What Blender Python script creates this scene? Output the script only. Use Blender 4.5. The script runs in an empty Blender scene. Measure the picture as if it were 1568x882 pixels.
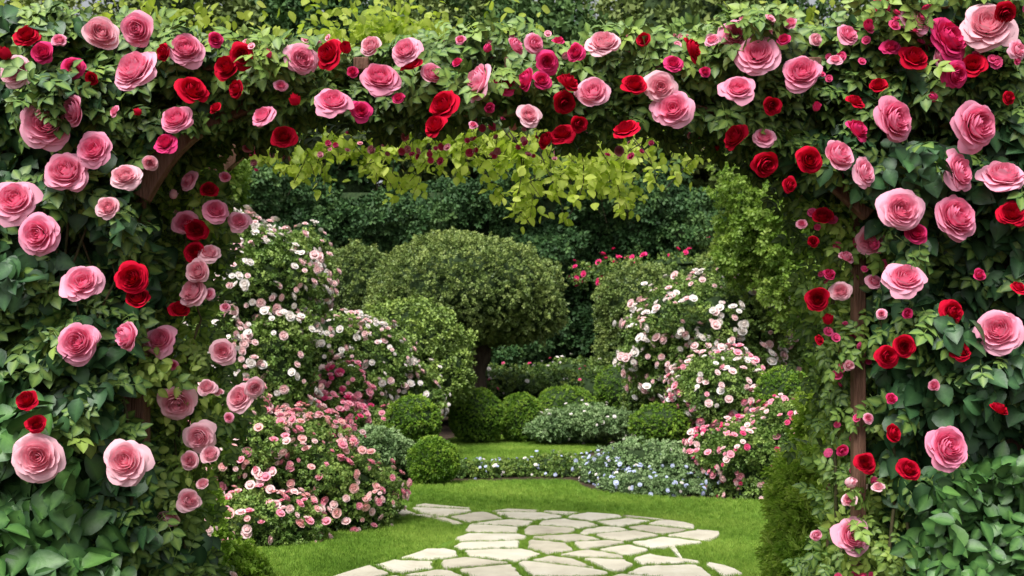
import bpy, math, numpy as np
from mathutils import Vector, Quaternion, Euler
import bmesh
rng=np.random.default_rng(11)
F=1524.; CH=1.5
def W(u,v,y): return np.array([(u-784)*y/F, y, CH-(v-560)*y/F])
def G(u,v):
    y=F*CH/(v-560.); return ((u-784)*y/F, y)
col=bpy.context.scene.collection
# ---------------------------------------------------------------- helpers
class Noise:
    def __init__(s,scale,seed,n=12):
        r=np.random.default_rng(seed); d=r.normal(size=(n,3)); d/=np.linalg.norm(d,axis=1)[:,None]
        s.k=d*(2*np.pi/scale)*r.uniform(.5,1.7,(n,1)); s.p=r.uniform(0,6.28,n); s.n=n
    def __call__(s,P): return np.sin(P@s.k.T+s.p).sum(1)/math.sqrt(s.n/2)
def unit(a): return a/np.maximum(np.linalg.norm(a,axis=-1,keepdims=True),1e-9)
def frames(n,d):
    n=unit(n); d=unit(d-(d*n).sum(-1,keepdims=True)*n); x=np.cross(d,n)
    return np.stack([x,d,n],axis=-1)
def euler(x,y,z): return np.array(Euler((x,y,z)).to_matrix())
def combine(items):
    V=[];Q=[];A=[];o=0
    for t,R,p,s in items:
        v=(t[0]*s)@R.T+np.array(p); V.append(v); Q.append(t[1]+o); A.append(t[2]); o+=len(v)
    return (np.vstack(V),np.vstack(Q),np.concatenate(A))
def inst(t,pos,rot,sc,rnd,mat=0):
    M=len(pos); K=len(t[0]); sc=np.asarray(sc)
    if sc.ndim==1: sc=sc[:,None]
    tv=t[0][None]*sc[:,None,:]
    V=np.einsum('mij,mkj->mki',rot,tv)+pos[:,None]
    Q=t[1][None]+(np.arange(M)*K)[:,None,None]
    return dict(v=V.reshape(-1,3),q=Q.reshape(-1,4),r=np.repeat(rnd,K),a=np.tile(t[2],M),m=mat)
def build(name,parts,mats,parent=None,smooth=False):
    V=[];Q=[];R=[];A=[];M=[];o=0
    for p in parts:
        V.append(p['v']);Q.append(p['q']+o);o+=len(p['v']);R.append(p['r']);A.append(p['a']);M.append(np.full(len(p['q']),p['m']))
    V=np.vstack(V);Q=np.vstack(Q);R=np.concatenate(R);A=np.concatenate(A);M=np.concatenate(M)
    me=bpy.data.meshes.new(name); me.vertices.add(len(V)); me.vertices.foreach_set('co',V.astype(np.float32).ravel())
    me.loops.add(Q.size); me.loops.foreach_set('vertex_index',Q.astype(np.int32).ravel())
    me.polygons.add(len(Q)); me.polygons.foreach_set('loop_start',np.arange(0,Q.size,4,dtype=np.int32))
    for m in mats: me.materials.append(m)
    me.polygons.foreach_set('material_index',M.astype(np.int32))
    me.update(calc_edges=True)
    if smooth: me.polygons.foreach_set('use_smooth',np.ones(len(Q),dtype=bool))
    at=me.attributes.new('rnd','FLOAT','POINT'); at.data.foreach_set('value',R.astype(np.float32))
    at=me.attributes.new('aux','FLOAT','POINT'); at.data.foreach_set('value',A.astype(np.float32))
    ob=bpy.data.objects.new(name,me); col.objects.link(ob)
    if parent: ob.parent=parent
    return ob
def empty(name):
    e=bpy.data.objects.new(name,None); col.objects.link(e); e.empty_display_size=.2; return e
def inpoly(P,poly):
    x,y=P[:,0],P[:,1]; c=np.zeros(len(P),bool); n=len(poly)
    for i in range(n):
        x1,y1=poly[i];x2,y2=poly[(i+1)%n]
        if y1==y2: continue
        c^=((y1>y)!=(y2>y))&(x<(x2-x1)*(y-y1)/(y2-y1)+x1)
    return c
def smoothpoly(p,k=2):
    p=np.array(p,float)
    for _ in range(k):
        n=np.roll(p,-1,0); p=np.stack([p*.75+n*.25,p*.25+n*.75],1).reshape(-1,2)
    return p
def tube(pts,rad,sides=8,rnd=.5,mat=0):
    pts=np.array(pts,float); n=len(pts); rad=np.broadcast_to(rad,(n,)); V=[]
    T=unit(np.gradient(pts,axis=0)); ref=np.array([.31,.9,.2])
    for i in range(n):
        a=unit(np.cross(T[i],ref)); b=np.cross(T[i],a); th=np.arange(sides)*2*np.pi/sides
        V.append(pts[i]+rad[i]*(np.cos(th)[:,None]*a+np.sin(th)[:,None]*b))
    V=np.vstack(V); Q=[]
    for i in range(n-1):
        for j in range(sides):
            k=(j+1)%sides; Q.append((i*sides+j,i*sides+k,(i+1)*sides+k,(i+1)*sides+j))
    return dict(v=V,q=np.array(Q),r=np.full(len(V),rnd),a=np.zeros(len(V)),m=mat)
def limb(a,b,r0,r1,sag=.15,n=7,seed=0,mat=0):
    r=np.random.default_rng(seed); a=np.array(a,float);b=np.array(b,float); t=np.linspace(0,1,n)[:,None]
    L=np.linalg.norm(b-a); P=a+(b-a)*t; P[:,2]+=sag*L*np.sin(t[:,0]*np.pi)
    P[1:-1]+=r.normal(0,.03*L,(n-2,3)); return tube(P,np.linspace(r0,r1,n),8,.5,mat)
# ---------------------------------------------------------------- templates
def leaf_hi(w=.33,cup=.10,droop=.16):
    rows=[(0,.02),(.15,.68),(.38,1.),(.62,.86),(.84,.42),(1.,.0)]
    V=[];A=[]
    for t,ww in rows:
        z=-droop*t*t
        for s in(-1,0,1):
            V.append((s*w*ww, t, z+(cup*ww if s else 0))); A.append(1. if s==0 else 0.)
    Q=[]
    for i in range(5):
        for j in range(2): a=i*3+j; Q.append((a,a+1,a+4,a+3))
    return (np.array(V,float),np.array(Q),np.array(A))
def leaf_lo(w=.3): return (np.array([(0,0,0),(w,.5,.1),(0,1,-.06),(-w,.5,.1)],float),np.array([(0,1,2,3)]),np.zeros(4))
LH=leaf_hi(); LW=leaf_hi(.38,.10,.26); LL=leaf_lo(); LN=leaf_lo(.16)
I3=np.eye(3)
stem=(np.array([(-.012,0,0),(.012,0,0),(.008,1,0),(-.008,1,0)],float),np.array([(0,1,2,3)]),np.ones(4))
compound=combine([(LH,I3,(0,.62,0),.46),(LH,euler(0,.15,-1.0),(0,.55,0),.40),(LH,euler(0,-.15,1.0),(0,.55,0),.40),
   (LH,euler(.1,.2,-1.15),(0,.27,0),.34),(LH,euler(.1,-.2,1.15),(0,.27,0),.34),(stem,I3,(0,0,0),np.array([.7,.7,1]))])
def sprig(n,leaf,seed,ls=.42,spread=1.0):
    r=np.random.default_rng(seed); it=[]
    for i in range(n):
        t=.15+.8*i/n; ang=i*2.4
        it.append((leaf,euler(-.1,0,0)@euler(0,ang,0)@euler(0,0,spread*(1-.6*t))@euler(r.normal()*.4,r.normal()*.5,0),(0,t*.65,0),ls*r.uniform(.8,1.2)))
    it.append((leaf,I3,(0,.6,0),ls)); return combine(it)
S_lo=sprig(8,LL,1); S_lo2=sprig(8,LL,2,.5,1.3); S_ny=sprig(12,LN,3,.38,.7); S_md=sprig(6,LH,5,.42,1.1)
def rosette():
    def pet(w,L,c):
        return (np.array([(-w*.5,0,0),(w*.5,0,0),(w,L*.6,c*.5),(-w,L*.6,c*.5),(w*.6,L,c),(-w*.6,L,c)],float),np.array([(0,1,2,3),(3,2,4,5)]),np.zeros(6))
    it=[]
    for n,L,w,tilt,z,a in((6,1.,.62,.30,0,0),(5,.80,.52,.85,.02,.25)):
        for j in range(n):
            p=pet(w,L,.10); it.append(((p[0],p[1],p[2]+a),euler(0,0,j*6.283/n+z*20)@euler(tilt,0,0),(0,0,z),1.))
    V=[];Q=[]
    for i,(rr,zz) in enumerate(((.50,.25),(.40,.52),(.18,.66),(.03,.60))):
        for j in range(6): V.append((rr*math.cos(j*1.047+i*.3),rr*math.sin(j*1.047+i*.3),zz))
    for i in range(3):
        for j in range(6): Q.append((i*6+j,i*6+(j+1)%6,(i+1)*6+(j+1)%6,(i+1)*6+j))
    it.append(((np.array(V),np.array(Q),np.repeat([.3,.45,.8,1.],6)),I3,(0,0,0),1.))
    return combine(it)
RS=rosette()
def spherecore(c,r,nz,amp,mat,seed=0,s=.8):
    nu,nv=20,12; th=np.linspace(0,2*np.pi,nu,endpoint=False); ph=np.linspace(.02,np.pi-.02,nv)
    D=np.array([(math.sin(p)*math.cos(t),math.sin(p)*math.sin(t),math.cos(p)) for p in ph for t in th])
    P=np.array(c)+D*np.array(r)*s; P=np.array(c)+(P-np.array(c))*(1+amp*nz(P))[:,None]; P[:,2]=np.maximum(P[:,2],-.02)
    Q=[(i*nu+j,i*nu+(j+1)%nu,(i+1)*nu+(j+1)%nu,(i+1)*nu+j) for i in range(nv-1) for j in range(nu)]
    return dict(v=P,q=np.array(Q),r=np.full(len(P),.1),a=np.zeros(len(P)),m=mat)
# ---------------------------------------------------------------- materials
def newmat(name):
    m=bpy.data.materials.new(name); m.use_nodes=True; nt=m.node_tree; nt.nodes.clear(); return m,nt
def N(nt,t,**k):
    n=nt.nodes.new(t)
    for a,b in k.items(): setattr(n,a,b)
    return n
def ramp(nt,stops):
    r=N(nt,'ShaderNodeValToRGB'); e=r.color_ramp.elements
    while len(e)<len(stops): e.new(.5)
    for i,(p,c) in enumerate(stops): e[i].position=p; e[i].color=(*c,1)
    return r
def leafmat(name,stops,rough=.5,trans=.3,spec=.4,vein=.35,tw=(1.2,1.15,.5),mott=0):
    m,nt=newmat(name); at=N(nt,'ShaderNodeAttribute',attribute_name='rnd'); ax=N(nt,'ShaderNodeAttribute',attribute_name='aux')
    fac=at.outputs['Fac']
    if mott:
        tc=N(nt,'ShaderNodeTexCoord'); nn=N(nt,'ShaderNodeTexNoise'); nn.inputs['Scale'].default_value=45; nn.inputs['Detail'].default_value=3; nt.links.new(tc.outputs['Object'],nn.inputs['Vector'])
        ma=N(nt,'ShaderNodeMath',operation='MULTIPLY_ADD'); ma.inputs[1].default_value=mott; nt.links.new(nn.outputs['Fac'],ma.inputs[0]); nt.links.new(fac,ma.inputs[2])
        sb=N(nt,'ShaderNodeMath',operation='SUBTRACT'); sb.inputs[1].default_value=mott/2; nt.links.new(ma.outputs[0],sb.inputs[0]); fac=sb.outputs[0]
    r=ramp(nt,stops); nt.links.new(fac,r.inputs[0])
    mul=N(nt,'ShaderNodeMath',operation='MULTIPLY'); mul.inputs[1].default_value=vein; nt.links.new(ax.outputs['Fac'],mul.inputs[0])
    mx=N(nt,'ShaderNodeMixRGB'); mx.inputs[2].default_value=(*[min(1,c*2.2+.02) for c in stops[-1][1]],1)
    nt.links.new(mul.outputs[0],mx.inputs[0]); nt.links.new(r.outputs[0],mx.inputs[1])
    p=N(nt,'ShaderNodeBsdfPrincipled'); p.inputs['Roughness'].default_value=rough; p.inputs['Specular IOR Level'].default_value=spec
    nt.links.new(mx.outputs[0],p.inputs['Base Color']); o=N(nt,'ShaderNodeOutputMaterial')
    if mott:
        b=N(nt,'ShaderNodeBump'); b.inputs['Strength'].default_value=.5; b.inputs['Distance'].default_value=.004; nt.links.new(nn.outputs['Fac'],b.inputs['Height']); nt.links.new(b.outputs[0],p.inputs['Normal'])
    if trans<=0: nt.links.new(p.outputs[0],o.inputs[0]); return m
    t=N(nt,'ShaderNodeBsdfTranslucent'); tm=N(nt,'ShaderNodeMixRGB',blend_type='MULTIPLY'); tm.inputs[0].default_value=1; tm.inputs[2].default_value=(*tw,1)
    nt.links.new(mx.outputs[0],tm.inputs[1]); nt.links.new(tm.outputs[0],t.inputs[0])
    ms=N(nt,'ShaderNodeMixShader'); ms.inputs[0].default_value=trans; nt.links.new(p.outputs[0],ms.inputs[1]); nt.links.new(t.outputs[0],ms.inputs[2])
    nt.links.new(ms.outputs[0],o.inputs[0]); return m
def petalmat(name,edge,deep,trans=.0,vary=.12,sat=(1.10,.90)):
    m,nt=newmat(name); ax=N(nt,'ShaderNodeAttribute',attribute_name='aux'); rd=N(nt,'ShaderNodeAttribute',attribute_name='rnd'); oi=N(nt,'ShaderNodeObjectInfo')
    mx=N(nt,'ShaderNodeMixRGB'); mx.inputs[1].default_value=(*edge,1); mx.inputs[2].default_value=(*deep,1); nt.links.new(ax.outputs['Fac'],mx.inputs[0])
    ad=N(nt,'ShaderNodeMath',operation='ADD'); nt.links.new(rd.outputs['Fac'],ad.inputs[0]); nt.links.new(oi.outputs['Random'],ad.inputs[1])
    mr=N(nt,'ShaderNodeMapRange'); mr.inputs['From Max'].default_value=2; mr.inputs['To Min'].default_value=1-vary*1.2; mr.inputs['To Max'].default_value=1+vary*.5; nt.links.new(ad.outputs[0],mr.inputs[0])
    hs=N(nt,'ShaderNodeHueSaturation'); nt.links.new(mr.outputs[0],hs.inputs['Value']); nt.links.new(mx.outputs[0],hs.inputs['Color'])
    sr=N(nt,'ShaderNodeMapRange'); sr.inputs['To Min'].default_value=sat[0]; sr.inputs['To Max'].default_value=sat[1]; nt.links.new(oi.outputs['Random'],sr.inputs[0]); nt.links.new(sr.outputs[0],hs.inputs['Saturation'])
    p=N(nt,'ShaderNodeBsdfPrincipled'); p.inputs['Roughness'].default_value=.75; p.inputs['Specular IOR Level'].default_value=.08; nt.links.new(hs.outputs[0],p.inputs['Base Color'])
    o=N(nt,'ShaderNodeOutputMaterial')
    if trans<=0: nt.links.new(p.outputs[0],o.inputs[0]); return m
    t=N(nt,'ShaderNodeBsdfTranslucent'); nt.links.new(hs.outputs[0],t.inputs[0])
    ms=N(nt,'ShaderNodeMixShader'); ms.inputs[0].default_value=trans; nt.links.new(p.outputs[0],ms.inputs[1]); nt.links.new(t.outputs[0],ms.inputs[2])
    nt.links.new(ms.outputs[0],o.inputs[0]); return m
def noisemat(name,stops,scale,rough=.9,bump=.3,stretch=(1,1,1),attr=0,detail=6,bs=None):
    m,nt=newmat(name); tc=N(nt,'ShaderNodeTexCoord'); mp=N(nt,'ShaderNodeMapping'); mp.inputs['Scale'].default_value=stretch; nt.links.new(tc.outputs['Object'],mp.inputs[0])
    n=N(nt,'ShaderNodeTexNoise'); n.inputs['Scale'].default_value=scale; n.inputs['Detail'].default_value=detail; nt.links.new(mp.outputs[0],n.inputs['Vector'])
    r=ramp(nt,stops); last=n.outputs['Fac']
    if attr:
        at=N(nt,'ShaderNodeAttribute',attribute_name='rnd'); a=N(nt,'ShaderNodeMath',operation='MULTIPLY_ADD'); a.inputs[1].default_value=attr
        nt.links.new(at.outputs['Fac'],a.inputs[0]); nt.links.new(n.outputs['Fac'],a.inputs[2]); s=N(nt,'ShaderNodeMath',operation='SUBTRACT'); s.inputs[1].default_value=attr/2; nt.links.new(a.outputs[0],s.inputs[0]); last=s.outputs[0]
    nt.links.new(last,r.inputs[0]); p=N(nt,'ShaderNodeBsdfPrincipled'); p.inputs['Roughness'].default_value=rough; p.inputs['Specular IOR Level'].default_value=.25
    nt.links.new(r.outputs[0],p.inputs['Base Color'])
    n2=N(nt,'ShaderNodeTexNoise'); n2.inputs['Scale'].default_value=bs or scale*4; n2.inputs['Detail'].default_value=8; nt.links.new(mp.outputs[0],n2.inputs['Vector'])
    b=N(nt,'ShaderNodeBump'); b.inputs['Strength'].default_value=bump; b.inputs['Distance'].default_value=.02; nt.links.new(n2.outputs['Fac'],b.inputs['Height']); nt.links.new(b.outputs[0],p.inputs['Normal'])
    o=N(nt,'ShaderNodeOutputMaterial'); nt.links.new(p.outputs[0],o.inputs[0]); return m
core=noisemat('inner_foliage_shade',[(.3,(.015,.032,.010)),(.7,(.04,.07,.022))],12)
m_rose=leafmat('rose_leaf',[(0,(.015,.045,.014)),(.5,(.04,.11,.025)),(.85,(.11,.20,.035)),(1,(.20,.29,.05))],.5,0,.4,mott=.2)
m_wall=leafmat('dark_climber_leaf',[(0,(.010,.034,.014)),(.6,(.022,.07,.026)),(1,(.055,.14,.04))],.45,0,.4,mott=.35)
m_broad=leafmat('broad_leaf',[(0,(.012,.045,.012)),(.6,(.03,.10,.022)),(1,(.09,.20,.04))],.45,0,.4,mott=.4)
m_yel=leafmat('maple_leaf',[(0,(.18,.28,.02)),(.5,(.37,.48,.05)),(1,(.58,.66,.14))],.5,.5,.3,.15,(1.1,1.2,.65))
m_hedge=leafmat('hedge_leaf',[(0,(.018,.050,.015)),(.5,(.045,.11,.032)),(1,(.11,.20,.055))],.6,0,.25)
m_top=leafmat('topiary_leaf',[(0,(.07,.12,.03)),(.5,(.17,.25,.06)),(1,(.32,.40,.11))],.5,0,.4)
m_olive=leafmat('olive_shrub_leaf',[(0,(.045,.10,.02)),(.5,(.12,.21,.04)),(1,(.26,.35,.07))],.5,0,.4)
m_box=leafmat('boxwood_leaf',[(0,(.06,.13,.012)),(.5,(.12,.25,.02)),(1,(.26,.40,.04))],.5,0,.35)
m_bush=leafmat('rose_bush_leaf',[(0,(.05,.11,.022)),(.5,(.16,.27,.055)),(1,(.33,.45,.11))],.5,0,.35)
m_silver=leafmat('silver_leaf',[(0,(.10,.18,.07)),(.5,(.20,.32,.12)),(1,(.34,.46,.22))],.6,0,.3)
m_light=leafmat('light_tree_leaf',[(0,(.09,.18,.025)),(.5,(.20,.33,.05)),(1,(.38,.51,.12))],.5,.35,.3,.3,(1.1,1.15,.6))
m_feather=leafmat('feathery_leaf',[(0,(.14,.26,.03)),(.5,(.28,.44,.06)),(1,(.48,.62,.12))],.6,.35,.2,.3,(1.1,1.15,.6))
m_dist=leafmat('distant_leaf',[(0,(.05,.09,.025)),(.5,(.13,.19,.045)),(1,(.26,.32,.09))],.6,0,.3)
m_grass=leafmat('grass_blade',[(0,(.11,.22,.022)),(.5,(.19,.33,.04)),(1,(.31,.45,.07))],.6,0,.2)
bark=noisemat('bark',[(.3,(.03,.022,.016)),(.7,(.1,.075,.055))],9,.95,.8,(1,1,.25))
wood=noisemat('weathered_timber',[(.25,(.10,.05,.03)),(.55,(.20,.105,.07)),(.8,(.30,.17,.12))],6,.8,.6,(5,5,.5))
f_white=petalmat('white_petal',(.93,.89,.86),(.92,.78,.70)); f_blush=petalmat('blush_petal',(.95,.72,.72),(.93,.52,.54))
f_pink=petalmat('small_pink_petal',(.94,.44,.54),(.92,.26,.38)); f_hot=petalmat('hot_pink_petal',(.85,.10,.28),(.7,.03,.14)); f_lav=petalmat('lavender_petal',(.62,.68,.90),(.8,.82,.92))
f_peach=petalmat('peach_petal',(.96,.60,.58),(.94,.42,.45))
# ---------------------------------------------------------------- ground
def ngon(name,poly,z,mat,thick=0,parent=None):
    bm=bmesh.new(); vs=[bm.verts.new((x,y,z)) for x,y in poly]; f=bm.faces.new(vs)
    bm.normal_update()
    if f.normal.z<0: f.normal_flip()
    if thick:
        lo=[bm.verts.new((x,y,z-thick)) for x,y in poly]; n=len(vs)
        for i in range(n): bm.faces.new((vs[i],vs[(i+1)%n],lo[(i+1)%n],lo[i]))
    bmesh.ops.triangulate(bm,faces=[f]); me=bpy.data.meshes.new(name); bm.to_mesh(me); bm.free(); me.materials.append(mat)
    ob=bpy.data.objects.new(name,me); col.objects.link(ob)
    if parent: ob.parent=parent
    return ob
soil=noisemat('garden_soil',[(.3,(.03,.02,.013)),(.6,(.07,.045,.03)),(.8,(.05,.07,.02))],3,1,.8)
turf=noisemat('turf',[(.3,(.10,.21,.022)),(.55,(.165,.30,.036)),(.75,(.22,.36,.05))],1.2,.95,.6,bs=60)
ngon('ground',[(-400,-60),(400,-60),(400,600),(-400,600)],0,soil)
lawnA=smoothpoly([G(597,742),G(740,741),G(880,738),G(890,752),G(960,764),G(1080,768),G(1190,772),(3.2,8.8),(3.2,4.0),(-2.4,4.0),(-2.2,7.0),G(400,845),G(480,828),G(560,812),G(603,796),G(590,770)])
lawnB=smoothpoly([G(690,672),G(780,670),G(940,671),G(925,684),G(900,697),G(800,712),G(700,706),G(680,690)])
ngon('lawn',lawnA,.03,turf,.03); ngon('lawn',lawnB,.03,turf,.03)
path=smoothpoly([G(590,770),G(640,777),G(720,785),G(830,789),G(930,794),G(1040,806),G(1098,818),G(1104,829),G(1080,840),G(1020,846),G(985,852),G(1000,860),G(1060,866),G(1140,882),(1.5,6.2),(-1.5,6.2),G(540,884),G(600,868),G(650,852),G(695,830),G(706,816),G(680,804),G(640,797),G(600,794)],2)
seeds=[]
for j,yy in enumerate(np.arange(5.6,11.8,.36)):
    for xx in np.arange(-2.2,2.8,.54): seeds.append((xx+(j%2)*.27+rng.uniform(-.24,.24),yy+rng.uniform(-.15,.15)))
seeds=np.array(seeds); GAP=.075
def clip(poly,p,n):
    out=[]
    for i in range(len(poly)):
        a=poly[i];b=poly[(i+1)%len(poly)];da=(a-p)@n;db=(b-p)@n
        if da<=0: out.append(a)
        if da*db<0: out.append(a+(b-a)*da/(da-db))
    return out
def dens(p,step=.05):
    o=[]
    for i in range(len(p)):
        a=p[i];b=p[(i+1)%len(p)];k=max(1,int(np.linalg.norm(b-a)/step))
        for t in range(k): o.append(a+(b-a)*t/k)
    return np.array(o)
PB=dens(path,.02)
sv=[];sr=[]
for s in seeds:
    d=np.linalg.norm(seeds-s,axis=1); near=seeds[(d>0)&(d<1.5)]
    poly=[s+np.array(c) for c in((-1,-1),(1,-1),(1,1),(-1,1))]
    for q in near:
        n=(q-s)/np.linalg.norm(q-s); poly=clip(poly,(q+s)/2-n*GAP/2,n)
        if len(poly)<3: break
    if len(poly)<3: continue
    p=dens(poly,.05); p=p+rng.normal(0,.009,p.shape); p=smoothpoly(p,1)
    ins=inpoly(p,path)
    if ins.mean()<.3: continue
    for i in np.where(~ins)[0]: p[i]=PB[np.argmin(((PB-p[i])**2).sum(1))]
    a=.5*abs(np.dot(p[:,0],np.roll(p[:,1],-1))-np.dot(p[:,1],np.roll(p[:,0],-1)))
    if a<.02: continue
    sv.append(p); sr.append(rng.uniform())
bm=bmesh.new(); lay=bm.verts.layers.float.new('rnd')
for p,r in zip(sv,sr):
    c=p.mean(0); tz=rng.uniform(-.005,.005); rings=[]
    for k,z in((1.,.0),(1.,.044+tz),(.97,.054+tz)):
        ring=[bm.verts.new((*(c+(q-c)*k),z)) for q in p]; rings.append(ring)
        for v_ in ring: v_[lay]=r
    n=len(p)
    for A,B in((0,1),(1,2)):
        for i in range(n): bm.faces.new((rings[A][i],rings[A][(i+1)%n],rings[B][(i+1)%n],rings[B][i]))
    bm.faces.new(rings[2])
bmesh.ops.recalc_face_normals(bm,faces=bm.faces)
me=bpy.data.meshes.new('flagstone_path'); bm.to_mesh(me); bm.free()
stone=noisemat('cream_sandstone',[(.05,(.44,.39,.30)),(.35,(.58,.53,.42)),(.6,(.68,.63,.51)),(.9,(.76,.72,.62))],5,.85,.5,attr=.5,bs=26); me.materials.append(stone)
col.objects.link(bpy.data.objects.new('flagstone_path',me))
bl=combine([((np.array([(-.09,0,0),(.09,0,0),(.03,.15,1),(-.03,.15,1)],float),np.array([(0,1,2,3)]),np.zeros(4)),euler(a,b,c),(x,y,0),1) for a,b,c,x,y in
   [(rng.normal()*.25,rng.normal()*.3,rng.uniform(0,6.28),rng.uniform(-.6,.6),rng.uniform(-.6,.6)) for _ in range(6)]])
def grass(name,poly,n,size,ylo,yhi,stones=False):
    mn=poly.min(0);mx=poly.max(0); P=rng.uniform(mn,mx,(n,2)); P=P[inpoly(P,poly)&(P[:,1]>ylo)&(P[:,1]<yhi)]
    if stones:
        ip=inpoly(P,path); d=np.linalg.norm(P[:,None]-seeds[None],axis=2); o=np.argsort(d,1)[:,:2]; r=np.arange(len(P))
        bd=(d[r,o[:,1]]**2-d[r,o[:,0]]**2)/(2*np.linalg.norm(seeds[o[:,1]]-seeds[o[:,0]],axis=1)); P=P[~(ip&(bd>GAP/2+.004))]
    M=len(P); a=rng.uniform(0,6.28,M); R=np.zeros((M,3,3)); R[:,0,0]=np.cos(a);R[:,0,1]=-np.sin(a);R[:,1,0]=np.sin(a);R[:,1,1]=np.cos(a);R[:,2,2]=1
    P3=np.c_[P,np.full(M,.028)]; nz=Noise(1.3,5)
    return inst(bl,P3,R,size*rng.uniform(.7,1.3,M),np.clip(.5+.17*nz(P3)+rng.normal(0,.22,M),0,1))
build('lawn_grass',[grass('a',lawnA,120000,.028,6.3,9.5,True),grass('b',lawnA,40000,.034,9.5,14,True),grass('c',lawnB,14000,.05,12,24)],[m_grass])
# ---------------------------------------------------------------- bushes
def shell(ells,n,nz,amp,thick,zmin=.02):
    E=[(np.array(c,float),np.array(r,float)) for c,r in ells]
    w=np.array([r[0]*r[1]+r[0]*r[2]+r[1]*r[2] for c,r in E]); idx=rng.choice(len(E),n,p=w/w.sum())
    C=np.array([e[0] for e in E])[idx];Rr=np.array([e[1] for e in E])[idx]
    D=unit(rng.normal(size=(n,3))); P0=C+D*Rr; s=1+amp*nz(P0); dep=rng.uniform(0,1,n)**2
    P=C+D*Rr*(s*(1-thick*dep))[:,None]; Nn=unit(D/Rr); keep=P[:,2]>zmin
    for i,(c,r) in enumerate(E):
        q=(((P-c)/r)**2).sum(1); keep&=~((q<.62)&(idx!=i))
    return P[keep],Nn[keep],dep[keep]
def bush(name,ells,mat,n,size,tmpl=None,amp=.07,nscale=.5,thick=.25,flowers=(),seed=1,up=.5,extra=(),corescale=.8,parent=None,tint=0):
    nz=Noise(nscale,seed); nf=Noise(nscale*.5,seed+50); nc=Noise(nscale*1.3,seed+90); tmpl=tmpl or S_lo
    P,Nn,dep=shell(ells,n,nz,amp,thick); M=len(P)
    d=unit(Nn+np.array([0,0,up])+rng.normal(0,.5,(M,3))); nn=unit(Nn*.6+np.array([0,0,.7])+rng.normal(0,.45,(M,3)))
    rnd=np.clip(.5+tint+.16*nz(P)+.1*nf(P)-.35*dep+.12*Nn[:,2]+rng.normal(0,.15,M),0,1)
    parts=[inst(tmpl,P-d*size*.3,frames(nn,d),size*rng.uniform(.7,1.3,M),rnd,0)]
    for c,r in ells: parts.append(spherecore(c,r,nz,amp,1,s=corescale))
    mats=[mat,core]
    for fm,fn,fs,zr in flowers:
        P,Nn,dep=shell(ells,fn,nz,amp,.03); k=nc(P)+rng.normal(0,.8,len(P))>-.5; P=P[k];Nn=Nn[k]
        if zr is not None: k=(P[:,2]>zr[0])&(P[:,2]<zr[1]); P=P[k];Nn=Nn[k]
        M=len(P); parts.append(inst(RS,P+Nn*(fs*.5+size*.42+rng.uniform(-.25,.2,(M,1))*size),frames(unit(Nn+rng.normal(0,.45,(M,3))+[0,-.15,.25]),rng.normal(size=(M,3))),fs*rng.uniform(.5,1.15,M),rng.uniform(0,1,M),len(mats))); mats.append(fm)
    for e in extra: e['m']=len(mats); parts.append(e)
    if extra: mats.append(bark)
    return build(name,parts,mats,parent)
def E(u,v,y,ru,rv,ry=None):   # ellipsoid surveyed from elevation : px radii -> metres
    c=W(u,v,y); k=y/F; return (c,(ru*k,(ry or ru)*k,rv*k))
def ball(u,v,y,ru,rv,n=3400,size=.062,name='boxwood_ball',seed=1):
    c,r=E(u,v,y,ru,rv); base=[(c,r)]
    if c[2]-r[2]>.05: base.append(((c[0],c[1],max(c[2]*.5,.1)),(r[0]*.85,r[1]*.85,c[2]*.55)))
    return bush(name,base,m_box,n,size,S_lo,.03,.3,.10,seed=seed,up=.2,corescale=.92,tint=.08)
ball(633,644,13.4,41,39,seed=2); ball(663,706,12.4,38,37,3400,.055,seed=3); ball(731,638,18.6,42,43,seed=4); ball(797,640,18.9,33,39,seed=5)
ball(866,632,19.6,52,42,seed=6); ball(951,594,20,40,37,seed=7); ball(1013,650,14.6,48,33,seed=8); ball(1200,604,13.4,42,42,seed=9)
bush('clipped_dome_shrub',[E(1020,606,18.6,66,42)],m_olive,4000,.11,amp=.05,seed=11)
tb=W(735,620,22); tb[2]=0
ct=W(712,455,22)
bush('topiary_dome_tree',[E(715,446,22,144,84),E(655,476,21.7,94,52),E(790,474,21.8,78,52),E(690,412,22,90,58),E(735,494,22,75,33)],m_top,19000,.14,S_lo,.045,.5,.2,seed=12,up=.3,tint=.06,
  extra=[tube([tb,tb+[.05,0,.7],tb+[-.05,0,1.5],tb+[.0,0,2.3]],[.24,.17,.15,.13]),limb(tb+[0,0,1.2],ct+[-1.1,0,0],.11,.05,seed=1),limb(tb+[0,0,1.3],ct+[1.2,0,.1],.11,.05,seed=2),limb(tb+[0,0,1.5],ct+[.1,.4,.4],.1,.05,seed=3)],corescale=.86)
bush('clipped_dome_shrub',[E(548,450,26,64,75),E(560,540,26,70,90)],m_top,7000,.17,amp=.05,seed=13,tint=-.1)
bush('clipped_dome_shrub',[E(985,470,26,74,68),E(990,560,26,80,80)],m_top,7000,.17,amp=.05,seed=14,tint=0)
bush('clipped_dome_shrub',[E(1118,450,27,78,66),E(1120,560,27,80,90)],m_top,7000,.17,amp=.05,seed=15,tint=.1)
bush('red_flowering_shrub',[E(1020,425,29,150,28),E(1085,398,29,50,25)],m_olive,2500,.2,seed=16,amp=.12,flowers=[(f_hot,300,.10,None)])
bush('rounded_laurel_shrub',[E(625,535,18,92,76),E(680,570,17.6,45,50),E(590,560,17.7,60,70)],m_olive,8000,.13,S_md,.07,.4,seed=17)
fw=lambda n,s,p=.2:[(f_white,int(n*(1-p)),s,None),(f_blush,int(n*p),s,None)]
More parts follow.
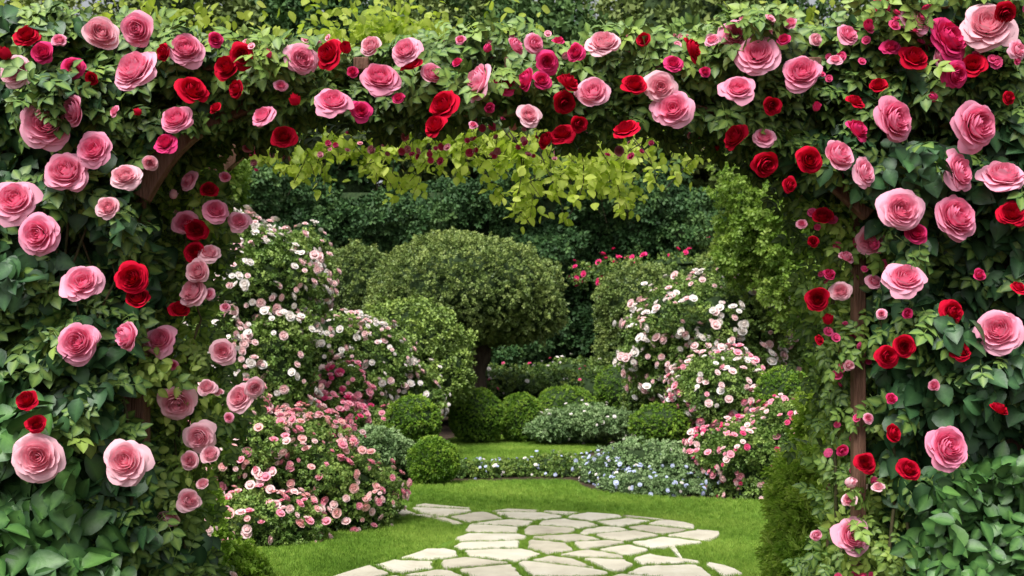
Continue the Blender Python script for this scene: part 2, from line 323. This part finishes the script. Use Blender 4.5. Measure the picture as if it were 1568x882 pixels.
bush('white_rose_bush',[E(400,450,13,85,95),E(340,400,13.3,80,80),E(460,430,13.4,45,70),E(420,560,12.6,60,90),E(330,570,12.6,90,110)],m_bush,13000,.12,S_lo,.12,.5,.35,fw(2300,.056,.5),seed=18)
bush('white_rose_bush',[E(560,560,15.5,70,70),E(500,540,15.2,60,60),E(620,610,15.8,55,50),E(520,620,15,70,60)],m_bush,9000,.12,S_lo,.12,.45,.35,fw(1300,.058,.4),seed=19)
bush('pink_rose_bush',[E(550,660,13.9,44,36),E(490,650,13.4,60,45),E(520,590,14.4,40,30)],m_bush,5000,.11,S_lo,.12,.4,.35,[(f_pink,520,.06,None),(f_hot,200,.05,None)],seed=20)
bush('pink_rose_bush',[E(430,730,9.2,115,85),E(525,765,9.2,76,74),E(370,690,8.9,80,60),E(400,810,8.4,85,55),E(565,770,9.6,34,50),E(470,675,9.8,75,44),E(330,640,9,70,60)],m_bush,17000,.078,S_lo,.10,.35,.35,[(f_peach,1050,.042,None),(f_pink,700,.042,None),(f_blush,800,.042,None)],seed=21)
bush('silver_shrub',[E(598,700,12.8,38,34),E(570,690,12.4,36,36)],m_silver,2500,.09,S_lo,.1,.3,seed=22)
bush('white_rose_bush',[E(1085,500,17,118,70),E(1020,535,17,65,50),E(1160,520,17.2,60,65),E(1080,560,17,110,60)],m_bush,12000,.13,S_lo,.10,.5,.3,fw(1300,.076,.5),seed=23)
bush('pink_rose_bush',[E(1105,600,14.6,70,55),E(1150,620,14.6,50,45),E(1060,625,14.8,40,30)],m_bush,5500,.11,S_lo,.12,.4,.35,[(f_white,240,.06,None),(f_blush,220,.06,None),(f_pink,300,.06,None)],seed=24)
bush('pink_rose_bush',[E(1160,705,11.6,85,58),E(1230,680,11.4,80,70),E(1110,690,12,50,40)],m_bush,8500,.10,S_lo,.12,.4,.35,[(f_pink,500,.044,None),(f_hot,200,.038,None),(f_blush,360,.044,None)],seed=25)
bush('silver_groundcover',[E(985,715,12.7,72,42),E(1050,725,12.2,60,42),E(930,725,12.8,42,30),E(1110,745,11.8,60,28),E(1000,745,11.9,80,24)],m_silver,8500,.085,S_lo,.12,.3,.3,[(f_white,160,.026,None),(f_lav,1000,.028,(0,.38))],seed=26)
bush('silver_groundcover',[E(900,645,18.5,70,24),E(850,655,18.2,40,18),E(950,650,18.2,40,22)],m_silver,4500,.12,S_lo,.12,.4,.3,[(f_white,90,.04,None)],seed=27)
bush('low_edging_plants',[E(740,724,13.6,45,18),E(800,722,13.8,50,18),E(860,718,13.8,52,22),E(705,722,13.4,24,18)],m_olive,5000,.08,S_lo,.12,.3,.3,[(f_white,80,.025,None),(f_lav,160,.025,None)],seed=28)
bush('background_shrub_border',[E(600,585,25,90,35),E(760,590,26,120,28),E(880,585,26,90,35),E(980,590,26,90,35),E(700,600,23,60,24),E(900,600,22.5,50,30)],m_olive,8000,.16,S_lo,.14,.6,.3,[(f_white,260,.06,None),(f_hot,120,.05,None)],seed=29,tint=-.1)
bush('background_shrub_border',[E(1200,560,20,80,70),E(1250,520,19,90,120),E(330,520,17,90,160)],m_light,8000,.15,S_lo,.14,.6,.3,[(f_pink,260,.07,None),(f_blush,200,.07,None)],seed=30,tint=-.1)
bush('foreground_border_shrub',[E(330,900,6.8,80,70),E(260,850,6.4,80,120)],m_feather,6500,.08,S_lo,.12,.3,.35,[(f_blush,90,.03,None)],seed=31,tint=-.2)
bush('feathery_evergreen_shrub',[E(1238,790,5.9,50,120),E(1222,850,5.7,42,80),E(1256,690,6.0,34,90),E(1290,860,5.6,80,90)],m_feather,17000,.10,S_ny,.14,.25,.35,seed=32,up=1.1,tint=.1,corescale=.35)
# ---------------------------------------------------------------- hedge + distant trees
def hedge():
    nz=Noise(2.2,40);nf=Noise(.7,41); n=38000
    x=rng.uniform(-17,17,n); top=7.2+.5*np.sin(x*.6+1)+.3*np.sin(x*1.7); z=rng.uniform(0,1,n)*top
    P=np.c_[x,np.full(n,29.),z]; dep=rng.uniform(0,1,n)**2; P[:,1]+= -.45*nz(P)-.2*nf(P)+dep*.7+np.maximum(0,(z-top+1.2))**2*.4
    d=unit(rng.normal(0,.6,(n,3))+[0,-.5,.1]); nn=unit(rng.normal(0,.45,(n,3))+[0,-.6,.6])
    rnd=np.clip(.45+.15*nz(P)+.12*nf(P)-.3*dep+rng.normal(0,.16,n),0,1)
    parts=[inst(S_lo2,P,frames(nn,d),.26*rng.uniform(.7,1.3,n),rnd,0)]
    b=np.array([(x,y,z) for z in(0,6.7) for x,y in((-17,29.9),(17,29.9),(17,31.5),(-17,31.5))],float)
    parts.append(dict(v=b,q=np.array([(0,1,5,4),(1,2,6,5),(2,3,7,6),(3,0,4,7),(4,5,6,7)]),r=np.zeros(8),a=np.zeros(8),m=1))
    build('tall_hedge',parts,[m_hedge,core])
hedge()
def tree(name,x,y,h,crown,mat,n,size,seed,tint=0,r0=.3,amp=.2,cs=.55,nscale=1.6):
    r=np.random.default_rng(seed); ext=[tube([(x,y,0),(x+.1,y,h*.25),(x-.1,y,h*.5),(x,y,h*.8)],[r0,r0*.75,r0*.55,r0*.2])]
    for i,(c,rr) in enumerate(crown): ext.append(limb((x,y,h*(.3+.3*r.random())),c,r0*.4,r0*.08,seed=seed+i))
    return bush(name,crown,mat,n,size,S_lo2,amp,nscale,.5,seed=seed,extra=ext,corescale=cs,tint=tint)
def crown(cx,cy,cz,R,H,k,seed,rr=.45):
    r=np.random.default_rng(seed); o=[]
    for i in range(k):
        d=unit(r.normal(size=3)); q=r.uniform(.4,.75); o.append(((cx+d[0]*R*q,cy+d[1]*R*q,cz+d[2]*H*q),(R*rr*r.uniform(.8,1.2),R*rr,H*rr*r.uniform(.7,1.1))))
    return o
for i,(x,y,h,R,mat,t) in enumerate([(-18,38,16,5,m_dist,.2),(-13,42,18,4.2,m_dist,-.1),(-7.2,36,16,3.2,m_hedge,.1),(-4.6,43,19,4.2,m_hedge,.1),(-1.8,42,18,4.6,m_dist,0),(1.5,37,16,4.2,m_hedge,.25),(7,40,18,4.8,m_dist,.1),(13,38,17,5,m_dist,.2),(19,40,18,5,m_dist,-.1),(10.3,46,21,5,m_hedge,.2)]):
    tree('background_tree',x,y,h,crown(x,y,h*.66,R,h*.36,12,60+i),mat,5000,.55,70+i,t)
tree('light_green_tree',5.2,15.5,4.6,[E(1165,335,15.5,60,70),E(1225,300,15.3,90,90),E(1135,395,15.7,40,40),E(1230,400,15.2,70,90),E(1190,245,15.6,60,40)],m_light,8000,.13,90,.08,.12,.2,.5,.6)
tree('light_green_tree',-5.2,15,5,[E(300,260,14.5,70,75),E(250,330,14.3,90,90),E(345,320,14.7,40,60)],m_light,5000,.13,91,-.1,.12,.16,.5,.6)
# ---------------------------------------------------------------- overhanging maple
def maple():
    parts=[];B=np.array([-5.2,8.6,0]); parts.append(tube([B,B+[.1,0,1.2],B+[.2,0,2.4],B+[.5,0,3.4],B+[1.,0,4.2]],[.2,.16,.14,.12,.09],8,.5,1))
    low=[(340,215),(380,245),(420,255),(465,320),(512,235),(555,235),(610,305),(660,235),(700,325),(748,235),(800,340),(845,358),(890,295),(950,345),(1000,270),(1035,315),(1075,225)]
    lu,lv=np.array(low).T; LP=[]; hubs=[]
    for i in range(13):
        u=330+i*60; y=rng.uniform(7.0,8.8); hub=W(u,rng.uniform(90,140),y); hubs.append(hub)
        a=B+np.array([.6,0,3.4]) if i<6 else hubs[i-5]; parts.append(limb(a,hub,.05,.022,.08,8,300+i,1))
    for i in range(135):
        u=rng.uniform(345,1075); y=rng.uniform(6.6,8.8); vl=np.interp(u,lu,lv)+4-abs(rng.normal(0,40)); top=W(u+rng.normal(0,70),115,y); bot=W(u,vl,y)
        k=9; t=np.linspace(0,1,k)[:,None]; C=top+(bot-top)*t; C[:,0]+=.10*np.sin(t[:,0]*5+i); C[:,1]+=.1*t[:,0]**2
        parts.append(tube(C,np.linspace(.007,.002,k),4,.5,1)); L=np.linalg.norm(bot-top)
        for tc in rng.uniform(.35,1,int(L*6)+2):
            cc=np.array([np.interp(tc,t[:,0],C[:,j]) for j in range(3)]); m=rng.integers(4,9); LP.append(cc+rng.normal(0,.036,(m,3)))
    for (u,v,ru,rv,m) in [(560,62,90,26,520),(620,45,60,20,240),(250,30,90,22,220),(430,80,40,22,160),(20,15,60,18,100),(760,45,50,14,60),(1190,20,60,14,60)]:
        c=W(u,v,7.5); k=7.5/F; LP.append(c+rng.normal(0,.62,(m,3))*[ru*k,.5,rv*k])
    P=np.vstack(LP); M=len(P); d=unit(rng.normal(0,.55,(M,3))+[0,0,-.75]); nn=unit(rng.normal(0,.5,(M,3))+[0,-.6,.5])
    nz=Noise(.5,44); parts.append(inst(leaf_hi(.36,.05,.15),P,frames(nn,d),.070*rng.uniform(.6,1.35,M),np.clip(.5+.2*nz(P)+rng.normal(0,.2,M),0,1),0))
    build('overhanging_maple_tree',parts,[m_yel,bark])
maple()
# ---------------------------------------------------------------- arbor timber
arb=empty('wooden_rose_arbor')
def board(name,pts,w,t,axis=(0,1,0)):
    pts=np.array(pts,float); T=unit(np.gradient(pts,axis=0)); ax=np.array(axis,float); bm=bmesh.new(); rings=[]
    for p,d in zip(pts,T):
        s=unit(np.cross(d,ax)); rings.append([bm.verts.new(p+s*w/2*a+ax*t/2*b) for a,b in((-1,-1),(1,-1),(1,1),(-1,1))])
    for i in range(len(rings)-1):
        for j in range(4): bm.faces.new((rings[i][j],rings[i][(j+1)%4],rings[i+1][(j+1)%4],rings[i+1][j]))
    bm.faces.new(rings[0]);bm.faces.new(rings[-1]); bmesh.ops.recalc_face_normals(bm,faces=bm.faces)
    me=bpy.data.meshes.new(name); bm.to_mesh(me); bm.free(); me.materials.append(wood); o=bpy.data.objects.new(name,me); col.objects.link(o); o.parent=arb
    b=o.modifiers.new('b','BEVEL'); b.width=.005; b.segments=2; b.limit_method='ANGLE'; return o
for i,(x,y,w) in enumerate([(1.478,4.25,.052),(1.60,4.95,.06),(2.13,4.25,.13),(-1.60,4.25,.085),(-1.75,4.95,.08),(-2.2,4.25,.12)]):
    board('post_%d'%(i+1),[(x,y,0),(x,y,1.3),(x,y,2.55)],w,w)
board('beam_1',[(-2.6,4.25,2.62),(0,4.25,2.62),(2.7,4.25,2.62)],.10,.06); board('beam_2',[(-2.6,4.95,2.80),(0,4.95,2.80),(2.7,4.95,2.80)],.10,.06)
for i,x in enumerate(np.linspace(-2.4,2.4,9)): board('rafter_%d'%(i+1),[(x,3.95,2.70),(x,4.6,2.80),(x,5.25,2.90)],.05,.06,(1,0,0))
def arc(p0,p1,bend,n=9):
    p0=np.array(p0);p1=np.array(p1);t=np.linspace(0,1,n)[:,None]; q=p0+(p1-p0)*t; q+=np.array(bend)*np.sin(t*np.pi); return q
board('brace_1',arc(W(212,300,4.1),W(395,150,4.1),(-.05,0,.06)),.10,.05); board('brace_2',arc(W(1330,330,4.1),W(1010,160,4.1),(.04,0,.08)),.055,.05)
board('brace_3',arc((-1.7,4.88,2.1),(-1.1,4.88,2.72),(-.04,0,.05)),.08,.05); board('brace_4',arc((1.56,4.88,2.1),(1.1,4.88,2.72),(.04,0,.05)),.07,.05)
# ---------------------------------------------------------------- climbing foliage
def region(poly,n,y0,thick,yref=4.1,bump=.10,nz=None):
    poly=np.array(poly,float); Q=rng.uniform(poly.min(0),poly.max(0),(n*4,2)); Q=Q[inpoly(Q,poly)][:n]; M=len(Q)
    x=(Q[:,0]-784)*yref/F; z=CH-(Q[:,1]-560)*yref/F; nz=nz or Noise(.45,77); P=np.c_[x,np.full(M,y0),z]
    dep=rng.uniform(0,1,M)**1.6; P[:,1]+=-bump*nz(P)+thick*dep; return P,dep,nz(P)
Pl=[(-80,30),(60,25),(200,45),(330,70),(380,120),(330,185),(270,200),(222,250),(205,300),(232,360),(225,450),(200,540),(195,640),(230,760),(270,882),(270,980),(-80,980)]
Pt=[(40,60),(130,35),(250,50),(350,75),(480,85),(600,78),(700,52),(800,65),(900,60),(1000,70),(1060,38),(1150,50),(1250,45),(1350,40),(1450,5),(1660,5),(1660,200),(1250,235),(1190,245),(1130,205),(1050,182),(980,178),(900,188),(800,158),(700,168),(640,180),(560,178),(480,172),(400,190),(330,190),(200,220),(60,200)]
Pr=[(1180,60),(1660,0),(1660,980),(1390,980),(1385,800),(1355,650),(1345,500),(1350,400),(1335,330),(1245,280),(1190,235)]
Pli=[(215,270),(330,235),(345,300),(355,350),(325,400),(312,480),(335,560),(370,620),(330,690),(310,760),(300,830),(330,900),(200,980),(200,262)]
Pri=[(1205,250),(1350,260),(1350,780),(1280,980),(1230,980),(1265,800),(1270,650),(1245,480),(1250,380),(1215,320)]
def leaves(P,dep,nzv,tmpl,size,tint,down=.7,mat=0,face=.8):
    M=len(P); d=unit(rng.normal(0,.6,(M,3))+[0,-.25,-down]); nn=unit(rng.normal(0,.42,(M,3))+[0,-face,.4])
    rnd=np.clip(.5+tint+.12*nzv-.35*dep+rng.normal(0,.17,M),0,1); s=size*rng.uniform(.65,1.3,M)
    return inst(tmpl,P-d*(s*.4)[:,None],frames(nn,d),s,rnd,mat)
def vines(poly,n,y0,yref,seed):
    r=np.random.default_rng(seed); o=[]; poly=np.array(poly,float)
    for i in range(n):
        u=r.uniform(poly[:,0].min(),poly[:,0].max()); v=r.uniform(poly[:,1].max()-200,poly[:,1].max()); p=[]; x,y,z=W(u,v,yref)
        for k in range(12):
            uu=784+x*F/yref; vv=560-(z-CH)*F/yref
            if not inpoly(np.array([[uu,vv]]),poly)[0] and k>1: break
            p.append((x,y0+r.uniform(-.04,.1),z)); x+=r.normal(0,.05); z+=.2
        if len(p)>3: o.append(tube(p,np.linspace(.008,.003,len(p)),6,.5,2))
    return o
def small_blooms(poly,n,s,y0,mat,yref):
    P,dep,nzv=region(poly,n,y0,.1,yref); M=len(P); return inst(RS,P,frames(unit(rng.normal(0,.5,(M,3))+[0,-1,.2]),rng.normal(size=(M,3))),s*rng.uniform(.6,1.2,M),rng.uniform(0,1,M),mat)
stemm=noisemat('green_brown_stem',[(.3,(.05,.06,.02)),(.7,(.12,.09,.05))],20)
mats=[m_rose,m_wall,stemm,m_broad,f_hot,f_pink,m_light]
a=region(Pl,4400,3.98,.55); b=region(Pl,3200,4.0,.6)
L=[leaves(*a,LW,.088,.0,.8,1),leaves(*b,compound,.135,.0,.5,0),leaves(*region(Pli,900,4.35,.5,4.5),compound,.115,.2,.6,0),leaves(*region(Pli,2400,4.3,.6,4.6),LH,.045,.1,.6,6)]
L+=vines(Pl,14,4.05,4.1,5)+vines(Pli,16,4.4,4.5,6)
Lb=[(-80,580),(50,600),(110,680),(130,780),(180,882),(180,980),(-80,980)]
L.append(leaves(*region(Lb,600,3.76,.3,3.8,.06),leaf_hi(.36,.12,.28),.12,.0,.5,3))
plantL=build('climbing_rose_plant',L,mats,smooth=True)
t1=region(Pt,6200,3.95,.6); t2=region(Pt,4200,3.98,.6)
a=region(Pr,6000,3.98,.55); b=region(Pr,2000,4.0,.6)
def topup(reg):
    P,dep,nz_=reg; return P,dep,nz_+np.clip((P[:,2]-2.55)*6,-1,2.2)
Prear=[(370,120),(1180,120),(1190,215),(1100,190),(1040,165),(960,172),(880,178),(790,160),(700,172),(600,170),(500,165),(420,185),(370,200)]
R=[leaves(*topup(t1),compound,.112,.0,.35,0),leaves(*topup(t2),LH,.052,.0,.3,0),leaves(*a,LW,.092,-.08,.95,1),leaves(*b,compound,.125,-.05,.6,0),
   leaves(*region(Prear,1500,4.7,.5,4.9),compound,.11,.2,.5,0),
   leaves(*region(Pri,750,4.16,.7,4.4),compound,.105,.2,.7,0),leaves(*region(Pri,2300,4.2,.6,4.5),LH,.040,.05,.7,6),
   small_blooms([(360,170),(1180,190),(1180,235),(360,250)],90,.018,4.7,4,4.7),small_blooms([(360,170),(1180,190),(1180,235),(360,250)],60,.018,4.7,5,4.7),small_blooms([(360,60),(1180,40),(1180,80),(360,100)],60,.02,3.95,5,4.),small_blooms(Pri,50,.022,4.15,4,4.3),small_blooms([(1200,60),(1568,20),(1568,110),(1200,120)],50,.022,3.85,4,3.9)]
R+=vines(Pr,8,4.15,4.1,7)+vines(Pri,18,4.4,4.5,8)
R.append(leaves(*region([(1430,750),(1500,715),(1660,680),(1660,980),(1400,980),(1410,860)],900,3.7,.3,3.8,.06),LH,.08,.1,.1,3))
plantR=build('climbing_rose_plant',R,mats,smooth=True)
# ---------------------------------------------------------------- hero roses
def rosegeo(rings,seed):
    r=np.random.default_rng(seed); V=[];Q=[];R_=[];A=[];o=0
    nu,nv=9,8; K=len(rings)
    off=r.normal(0,.05,2)
    for k,(R,H,pr,pz,n,hw,curl) in enumerate(rings):
        f=k/(K-1)
        for j in range(n):
            ph=k*1.3+j*2*np.pi/n+r.normal(0,.22); u=np.linspace(-1,1,nu+1);v=np.linspace(0,1,nv+1);U,T=np.meshgrid(u,v)
            sk=r.normal(0,.06)
            ext=1-.24*np.abs(U)**2.4+sk*U-.05*np.exp(-(U/.22)**2)*r.uniform(0,1); t=T*ext; h=H*r.uniform(.9,1.07); RR=R*r.uniform(.88,1.08)
            rr=(1-t)**2*.03+2*t*(1-t)*pr+t*t*RR; zz=2*t*(1-t)*pz+t*t*h
            c=np.maximum(0,t-.64)/.36; cu=curl*r.uniform(.5,1.8); rr=rr+cu*c**2*.7; zz=zz-cu*c**2.2*1.1
            wv=(.012+.045*R)*t**3; rr=rr+wv*np.sin(U*r.uniform(2.5,5)+r.uniform(0,6)); zz=zz+wv*np.sin(U*r.uniform(3,6)+r.uniform(0,6))
            zz=zz+.05*R*np.abs(U)**2*t
            rr=rr+.045*U*(.35+.7*R)*t*(1 if r.random()<.8 else -1)
            az=ph+U*hw*r.uniform(.9,1.15)*(.3+.7*np.sqrt(np.clip(t,0,1)))*(1-.10*t)
            X=rr*np.cos(az)+off[0]*(1-f)*t; Y=rr*np.sin(az)+off[1]*(1-f)*t
            P=np.stack([X,Y,zz],-1).reshape(-1,3); V.append(P)
            q=[(i*(nu+1)+jj,i*(nu+1)+jj+1,(i+1)*(nu+1)+jj+1,(i+1)*(nu+1)+jj) for i in range(nv) for jj in range(nu)]
            Q.append(np.array(q)+o); o+=len(P); R_.append(np.full(len(P),r.uniform()))
            A.append(np.clip((1-f)*.60+1.0*np.clip(1-t.ravel(),0,1)**1.2-.05,0,1))
    return np.vstack(V),np.vstack(Q),np.concatenate(R_),np.concatenate(A)
full=[(.06,.50,.10,.1,3,1.5,0),(.12,.55,.17,.1,4,1.2,.0),(.19,.585,.25,.1,5,1.,.01),(.27,.61,.34,.08,5,.95,.015),(.36,.615,.44,.06,6,.88,.025),(.46,.60,.54,.05,6,.88,.04),(.57,.56,.63,.04,6,.88,.06),(.69,.48,.70,.02,6,.92,.09),(.81,.37,.74,.01,6,.95,.11),(.91,.25,.72,.0,6,.98,.13),(.98,.13,.66,.0,5,1.05,.13)]
open_=[(.09,.42,.14,.1,3,1.5,0),(.17,.49,.24,.08,4,1.15,.01),(.27,.54,.35,.06,5,1.,.02),(.39,.56,.47,.05,5,1.,.04),(.52,.53,.59,.04,6,.95,.07),(.66,.45,.68,.03,6,.95,.10),(.81,.33,.72,.02,6,.98,.13),(.95,.17,.68,0,6,1.0,.15)]
cup=[(.07,.68,.14,.1,3,1.5,0),(.14,.74,.22,.1,4,1.2,.0),(.23,.79,.31,.08,4,1.15,.02),(.35,.81,.44,.05,5,1.05,.05),(.49,.78,.60,.03,5,1.05,.10),(.66,.66,.72,.02,5,1.1,.15),(.84,.44,.78,.0,5,1.15,.2)]
bud=[(.08,.95,.2,.1,3,1.6,0),(.14,1.0,.32,.1,3,1.3,.0),(.24,1.0,.46,.05,4,1.1,.05),(.36,.9,.58,.0,4,1.0,.12)]
cols={'P':petalmat('pink_rose_petal',(.98,.46,.61),(.96,.16,.35),.2,.08,(1.12,.88)),'L':petalmat('pale_pink_rose_petal',(.98,.62,.69),(.97,.34,.46),.2,.06,(1.08,.92)),
 'R':petalmat('red_rose_petal',(.64,.005,.035),(.44,.003,.018),.10,.14,(1.,1.)),'M':petalmat('crimson_pink_rose_petal',(.86,.06,.24),(.70,.02,.12),.12,.10,(1.,1.))}
geo={}
for sh,rg in(('full',full),('open',open_),('cup',cup),('bud',bud)):
    for s in range(4 if sh!='bud' else 1):
        V,Q,Rr,A=rosegeo(rg,100+s*7+len(sh))
        sep=combine([(LH,euler(0,0,k*1.2566)@euler(.35,0,0),(0,0,-.02),.42) for k in range(5)]); st=tube([(0,0,-.55),(.02,0,-.3),(0,0,-.1),(0,0,.02)],[.035,.035,.06,.10],7)
        for c in cols:
            parts=[dict(v=V,q=Q,r=Rr,a=A,m=0),dict(v=sep[0],q=sep[1],r=np.full(len(sep[0]),.5),a=sep[2]*0,m=1),dict(v=st['v'],q=st['q'],r=st['r'],a=st['a'],m=1)]
            ob=build('rose_%s_%s'%(sh,c),parts,[cols[c],m_rose],smooth=True); geo[(sh,s,c)]=ob.data; bpy.data.objects.remove(ob)
roses="""38,52,45,R 10,85,32,R 22,108,58,L 155,50,60,L 210,45,52,P 202,103,80,P 283,72,62,P 250,80,30,R 112,102,40,M 65,80,36,M 70,188,80,P 112,170,48,P 142,226,60,P 98,260,78,P 18,305,78,P 191,267,50,L 164,316,38,L
56,358,70,P 125,429,72,P 201,425,54,R 211,456,42,R 194,515,56,P 243,520,54,P 117,524,72,P 271,618,64,L 316,592,34,L 340,538,44,L 365,607,52,L 390,595,36,L 55,700,84,L 192,706,78,L 290,765,42,L 257,795,40,L 40,612,38,R 55,648,34,R 305,670,52,L 322,695,32,L 290,705,32,L
295,137,50,R 346,102,42,R 370,85,42,R 361,136,32,R 268,180,52,P 252,217,38,M 213,172,20,R 400,175,46,P 433,207,40,R 452,156,30,R 463,90,54,P 503,82,50,R 530,75,30,R 567,70,36,L 583,115,66,P 620,75,50,P 630,97,36,R 662,112,38,P 508,152,62,P 553,168,36,M 365,338,38,P 330,320,44,P 287,275,36,P 293,445,52,L 320,385,38,L 300,350,38,R 298,385,36,R 275,473,32,R 320,290,28,R 283,340,42,P 302,415,42,L
678,160,52,R 666,192,42,R 732,125,58,P 773,128,38,M 805,122,38,M 838,95,40,M 870,126,42,R 865,158,36,R 908,140,54,P 860,202,42,R 835,215,32,R 811,175,42,L 925,62,58,L 880,80,34,M 972,127,42,R 1012,132,56,L 1030,164,70,P 958,197,42,R 1060,75,42,R 1032,95,34,M 887,190,28,R 820,65,36,P 790,70,34,P 830,122,30,M 750,165,18,M
1128,52,56,P 1160,80,72,P 1130,132,56,P 1228,108,68,P 1125,209,44,R 1170,208,38,P 1172,252,46,R 1240,245,42,R 1285,237,56,P 1313,198,42,M 1375,182,76,P 1327,262,56,P 1400,87,44,R 1457,55,76,M 1405,28,54,P 1515,35,84,L 1465,115,45,M 1490,98,38,R 1500,192,84,P 1474,260,68,P 1536,265,74,P 1550,325,50,R 1468,330,82,P 1382,320,70,P 1403,357,38,M 1333,370,52,P 1386,424,68,P
1260,330,34,R 1245,370,20,R 1210,283,26,R 1296,393,26,P 1252,458,40,R 1268,491,28,R 1287,445,34,L 1340,430,28,P 1460,478,44,R 1530,506,74,P 1471,536,40,R 1385,530,38,R 1360,546,38,R 1530,626,32,R 1455,684,74,P 1368,663,32,R 1392,717,38,R 1325,708,36,R 1309,820,64,P 1250,820,20,P 1300,740,30,L 1300,765,24,L 1183,162,30,R 1228,342,18,P 1310,155,30,R 1300,50,40,P 1350,12,40,M 1365,70,34,M 1540,20,36,R 1200,60,24,M 1280,90,24,P 410,85,22,M 700,95,20,M 440,215,18,P 380,225,20,P 620,208,18,P 948,230,18,P 725,190,16,P 1060,208,16,P 1095,228,16,R
705,60,18,P 745,75,22,M 855,62,20,M 985,60,24,R 1090,60,26,P 1080,110,20,M 1250,165,24,M 1345,130,30,R 1430,150,26,M 1440,85,34,P 1560,75,34,P 1545,150,24,R 1330,40,28,M 1250,60,22,L 1210,35,22,P 610,150,22,M 540,110,20,M 430,130,22,P 330,60,24,M 90,60,24,P 140,120,22,R 175,170,20,P 330,165,24,R 230,250,26,L 345,270,20,P 265,300,24,L 320,450,20,P 345,470,16,P 265,560,20,P 310,740,22,L 350,640,18,P 335,600,16,L 1390,480,18,M 1430,590,20,P 1365,610,20,M 1350,480,18,P 1300,560,20,L 1270,420,22,M 1255,520,16,R 1330,640,18,P 1290,690,20,M 1345,745,20,L 1500,420,22,M 1560,440,28,R"""
rr_=np.random.default_rng(5)
for tok in roses.split():
    u,v,dm,c=tok.split(','); u,v,dm=float(u),float(v),float(dm)
    inner=(235<u<400 and v>230) or (1205<u<1348 and v>300)
    y=(4.22 if inner else 3.80)+rr_.uniform(-.04,.03)
    if inner and u>1000: y=4.1
    if u<130 and v>580: y=3.55
    if 360<u<1180 and 200<v<240: y=4.4 if dm<24 else 3.9
    p=W(u,v,y); rad=dm*y/F/2*.93
    if dm<34 and c!='P': sh=rr_.choice(['bud','cup','cup'])
    elif c=='R': sh=rr_.choice(['full','cup','cup'])
    elif c=='L': sh=rr_.choice(['open','cup','full'])
    else: sh=rr_.choice(['full','open','cup'] if dm<60 else ['full','full','open'])
    s=0 if sh=='bud' else int(rr_.integers(4))
    spread={'full':.28,'open':.32,'cup':.55,'bud':.8}[sh]
    n=np.array([0,-1,.28])+rr_.normal(0,spread,3)*[1,.4,.8]
    if sh in('cup','bud'): rad*=1.12
    if sh=='bud': n=np.array([rr_.normal()*.6,-.5,.5+rr_.normal()*.4]); rad*=1.2
    n=Vector(n).normalized(); q=n.to_track_quat('Z','Y'); o=bpy.data.objects.new('rose_bloom',geo[(sh,s,c)]); col.objects.link(o)
    o.rotation_mode='QUATERNION'; o.rotation_quaternion=q@Quaternion((0,0,1),rr_.uniform(0,6.28)); o.location=Vector(p)-n*rad*.3; sq=rr_.uniform(.88,1.06); o.scale=(rad,rad*sq,rad); o.parent=plantL if u<420 else plantR
# ---------------------------------------------------------------- light, world, camera
sc=bpy.context.scene
el,az=math.radians(57),math.radians(206)
w=bpy.data.worlds.new('World'); sc.world=w; w.use_nodes=True; nt=w.node_tree; nt.nodes.clear()
sk=N(nt,'ShaderNodeTexSky',sky_type='NISHITA'); sk.sun_disc=False; sk.sun_elevation=el; sk.sun_rotation=az; sk.dust_density=3
hs=N(nt,'ShaderNodeHueSaturation'); hs.inputs['Saturation'].default_value=.2; nt.links.new(sk.outputs[0],hs.inputs['Color'])
bg=N(nt,'ShaderNodeBackground'); bg.inputs[1].default_value=.15; nt.links.new(hs.outputs[0],bg.inputs[0]); o=N(nt,'ShaderNodeOutputWorld'); nt.links.new(bg.outputs[0],o.inputs[0])
sd=bpy.data.lights.new('sun','SUN'); sd.energy=4.4; sd.angle=math.radians(32); sd.color=(1,.965,.92); so=bpy.data.objects.new('sun',sd); col.objects.link(so)
dirv=Vector((math.sin(az)*math.cos(el),math.cos(az)*math.cos(el),math.sin(el))); so.rotation_mode='QUATERNION'; so.rotation_quaternion=dirv.to_track_quat('Z','Y'); so.location=dirv*30
cd=bpy.data.cameras.new('camera'); cam=bpy.data.objects.new('camera',cd); col.objects.link(cam); sc.camera=cam
cam.location=(0,0,CH); cam.rotation_euler=(math.pi/2,0,0); cd.lens=F/1568*36; cd.sensor_width=36; cd.shift_y=119/1568; cd.clip_end=2000
cd.dof.use_dof=True; cd.dof.focus_distance=4.0; cd.dof.aperture_fstop=5.6
sc.view_settings.view_transform='Standard'; sc.view_settings.look='None'; sc.view_settings.exposure=0
